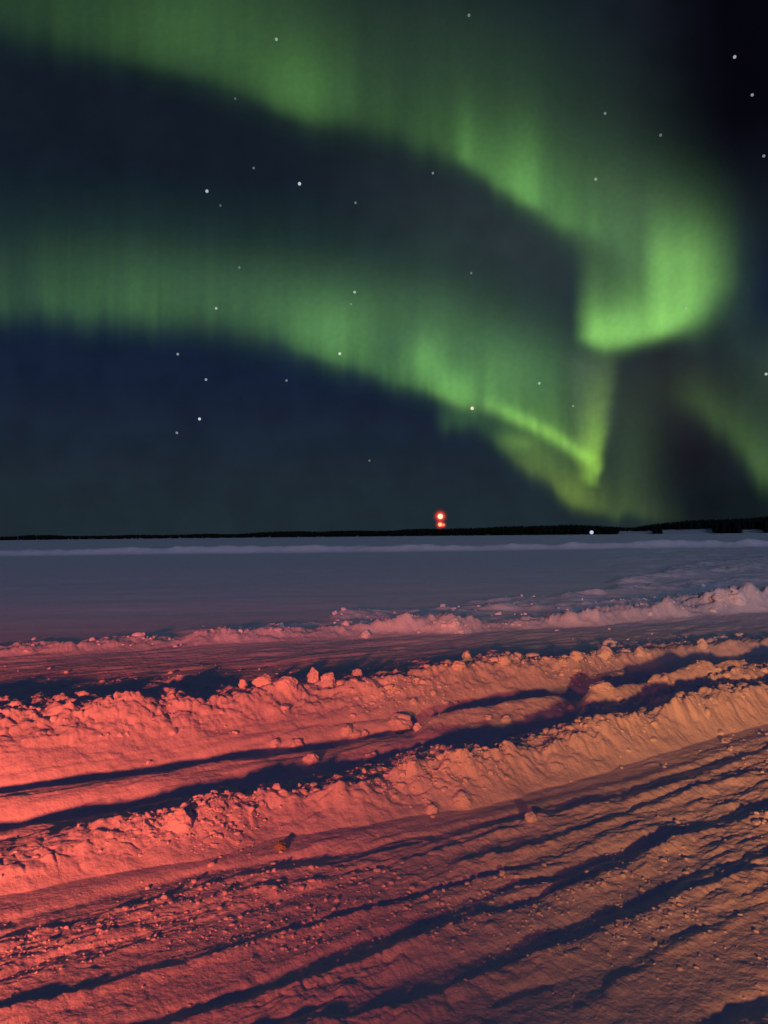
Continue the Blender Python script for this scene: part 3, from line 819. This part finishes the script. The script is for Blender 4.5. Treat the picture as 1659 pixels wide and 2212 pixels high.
def beacon_mast(px, Y, lights, label):
    uu, vv = uv_of(px, lights[0][1]); X0 = float(uu) * Y
    root = bpy.data.objects.new('beacon_mast', None); C.objects.link(root); root.location = (X0, Y, 0)
    tag(root, label, 'mast', 'lit masts on the shore')
    ztop = EYE + float(vv) * Y
    segs = []
    W_ = .55
    for cx, cy in ((-W_, -W_), (W_, -W_), (0, W_)):
        segs.append(tube((cx, cy, 0), (cx * .45, cy * .45, ztop), .09, .06, 6))
    nb = 16
    for k in range(nb):
        z0 = ztop * k / nb; z1 = ztop * (k + 1) / nb; s0 = 1 - .55 * k / nb; s1 = 1 - .55 * (k + 1) / nb
        c = [(-W_, -W_), (W_, -W_), (0, W_)]
        for j in range(3):
            a, b = c[j], c[(j + 1) % 3]
            segs.append(tube((a[0] * s0, a[1] * s0, z0), (b[0] * s1, b[1] * s1, z1), .035, .035, 4))
    mesh_obj('lattice_tower', *join(segs), M_STEEL, root)
    for lx, ly, rc, rl, cc, st, lst in lights:
        u1, v1 = uv_of(lx, ly)
        loc = np.array([float(u1) * Y - X0, -1.2, EYE + float(v1) * Y])
        b = mesh_obj('beacon', ICO2[0] * (rc * Y / 1640.), ICO2[1], glow_mat('beacon_core', cc, st), root)
        b.location = loc
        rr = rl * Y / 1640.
        l = mesh_obj('lens', ICO2[0], ICO2[1], halo_mat('red_halo', (1, .045, .02), lst / rr), b)  # glow halo of the beacon as an added glowing volume
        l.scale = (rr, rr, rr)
        br = mesh_obj('bracket', *tube((0, .6, 0), (-loc[0] * .9, 1.2, -.4), .08, .08, 6), M_STEEL, b)
    return root
beacon_mast(951, 840, [(951, 1115.5, 5.4, 23, (1, .72, .42), 1.6, 12), (950.5, 1133, 4.0, 17, (1, .55, .22), 1.3, 9), (957.5, 1134, 3.0, 12, (1, .30, .16), .9, 6)],
            'tall dark mast on the far shore carrying three glowing red beacons')

def shore_lamp(px, py, Y, label):
    uu, vv = uv_of(px, py); loc = (float(uu) * Y, Y, EYE + float(vv) * Y)
    root = bpy.data.objects.new('shore_lamp', None); C.objects.link(root); root.location = (loc[0], Y, 0)
    tag(root, label, 'lamp')
    hz = max(loc[2], .5)
    mesh_obj('pole', *tube((0, .3, 0), (0, .3, hz + .3), .08, .06, 8), M_STEEL, root)
    v, f = tube((0, .3, hz + .3), (0, -.2, hz + .9), .12, .9, 12)
    mesh_obj('lamp_shade', v, f, M_STEEL, root)
    b = mesh_obj('bulb', ICO2[0] * (4.0 * Y / 1640.), ICO2[1], glow_mat('cold_light', (.62, .74, 1.0), .85), root)
    b.location = (0, 0, hz)
shore_lamp(1278, 1150, 560, 'small cold white lamp standing on the ice edge in front of the black forest')

# ------------------------------------------------------------------ long house behind the photographer (unseen, added to keep the moon off the near snow)
def box(x0, x1, y0, y1, z0, z1):
    v = [(x, y, z) for z in (z0, z1) for x, y in ((x0, y0), (x1, y0), (x1, y1), (x0, y1))]
    return v, [(0, 3, 2, 1), (4, 5, 6, 7), (0, 1, 5, 4), (1, 2, 6, 5), (2, 3, 7, 6), (3, 0, 4, 7)]
blocker_house = bpy.data.objects.new('blocker_house', None); C.objects.link(blocker_house); blocker_house.location = (0, -11, 0)
tag(blocker_house, 'long dark timber house added out of view behind the photographer to block the moon, snow on its roof', 'blocker_house')
M_BLOCKER_WOOD = plain_mat('blocker_timber', (.05, .035, .028)); M_BLOCKER_TRIM = plain_mat('blocker_trim', (.4, .38, .34)); M_BLOCKER_GLASS = plain_mat('blocker_glass', (.02, .025, .03), .1)
mesh_obj('blocker_wall', *join([box(-34, 30, -9, 0, -.2, 7.0)] + [box(-34 + .4 * i, -33.96 + .4 * i, .002, .03, -.2, 7.0) for i in range(160)]), M_BLOCKER_WOOD, blocker_house, smooth=False)
rv = [(-35, 1, 7.0), (31, 1, 7.0), (31, -10, 7.0), (-35, -10, 7.0), (-35, -4.5, 10.4), (31, -4.5, 10.4)]
blocker_roof = bpy.data.meshes.new('blocker_roof')
blocker_roof.from_pydata(rv, [], [(0, 1, 5, 4), (2, 3, 4, 5), (1, 2, 5), (3, 0, 4), (0, 3, 2, 1)]); blocker_roof.materials.append(M_CHUNK)
ro = bpy.data.objects.new('blocker_roof', blocker_roof); C.objects.link(ro); ro.parent = blocker_house
for i in range(18):
    x = -30 + (i % 9) * 7; w = 1.2 + 3.4 * (i // 9)
    fr = mesh_obj('blocker_window', *join([box(x - .7, x + .7, .03, .09, z, z + .1) for z in (w, w + 1.3)] + [box(x + k, x + k + .1, .03, .09, w + .1, w + 1.3) for k in (-.7, -.05, .6)]), M_BLOCKER_TRIM, blocker_house, smooth=False)
    mesh_obj('blocker_pane', *join([box(x - .6, x + .6, .032, .05, w + .1, w + 1.3)]), M_BLOCKER_GLASS, fr, smooth=False)
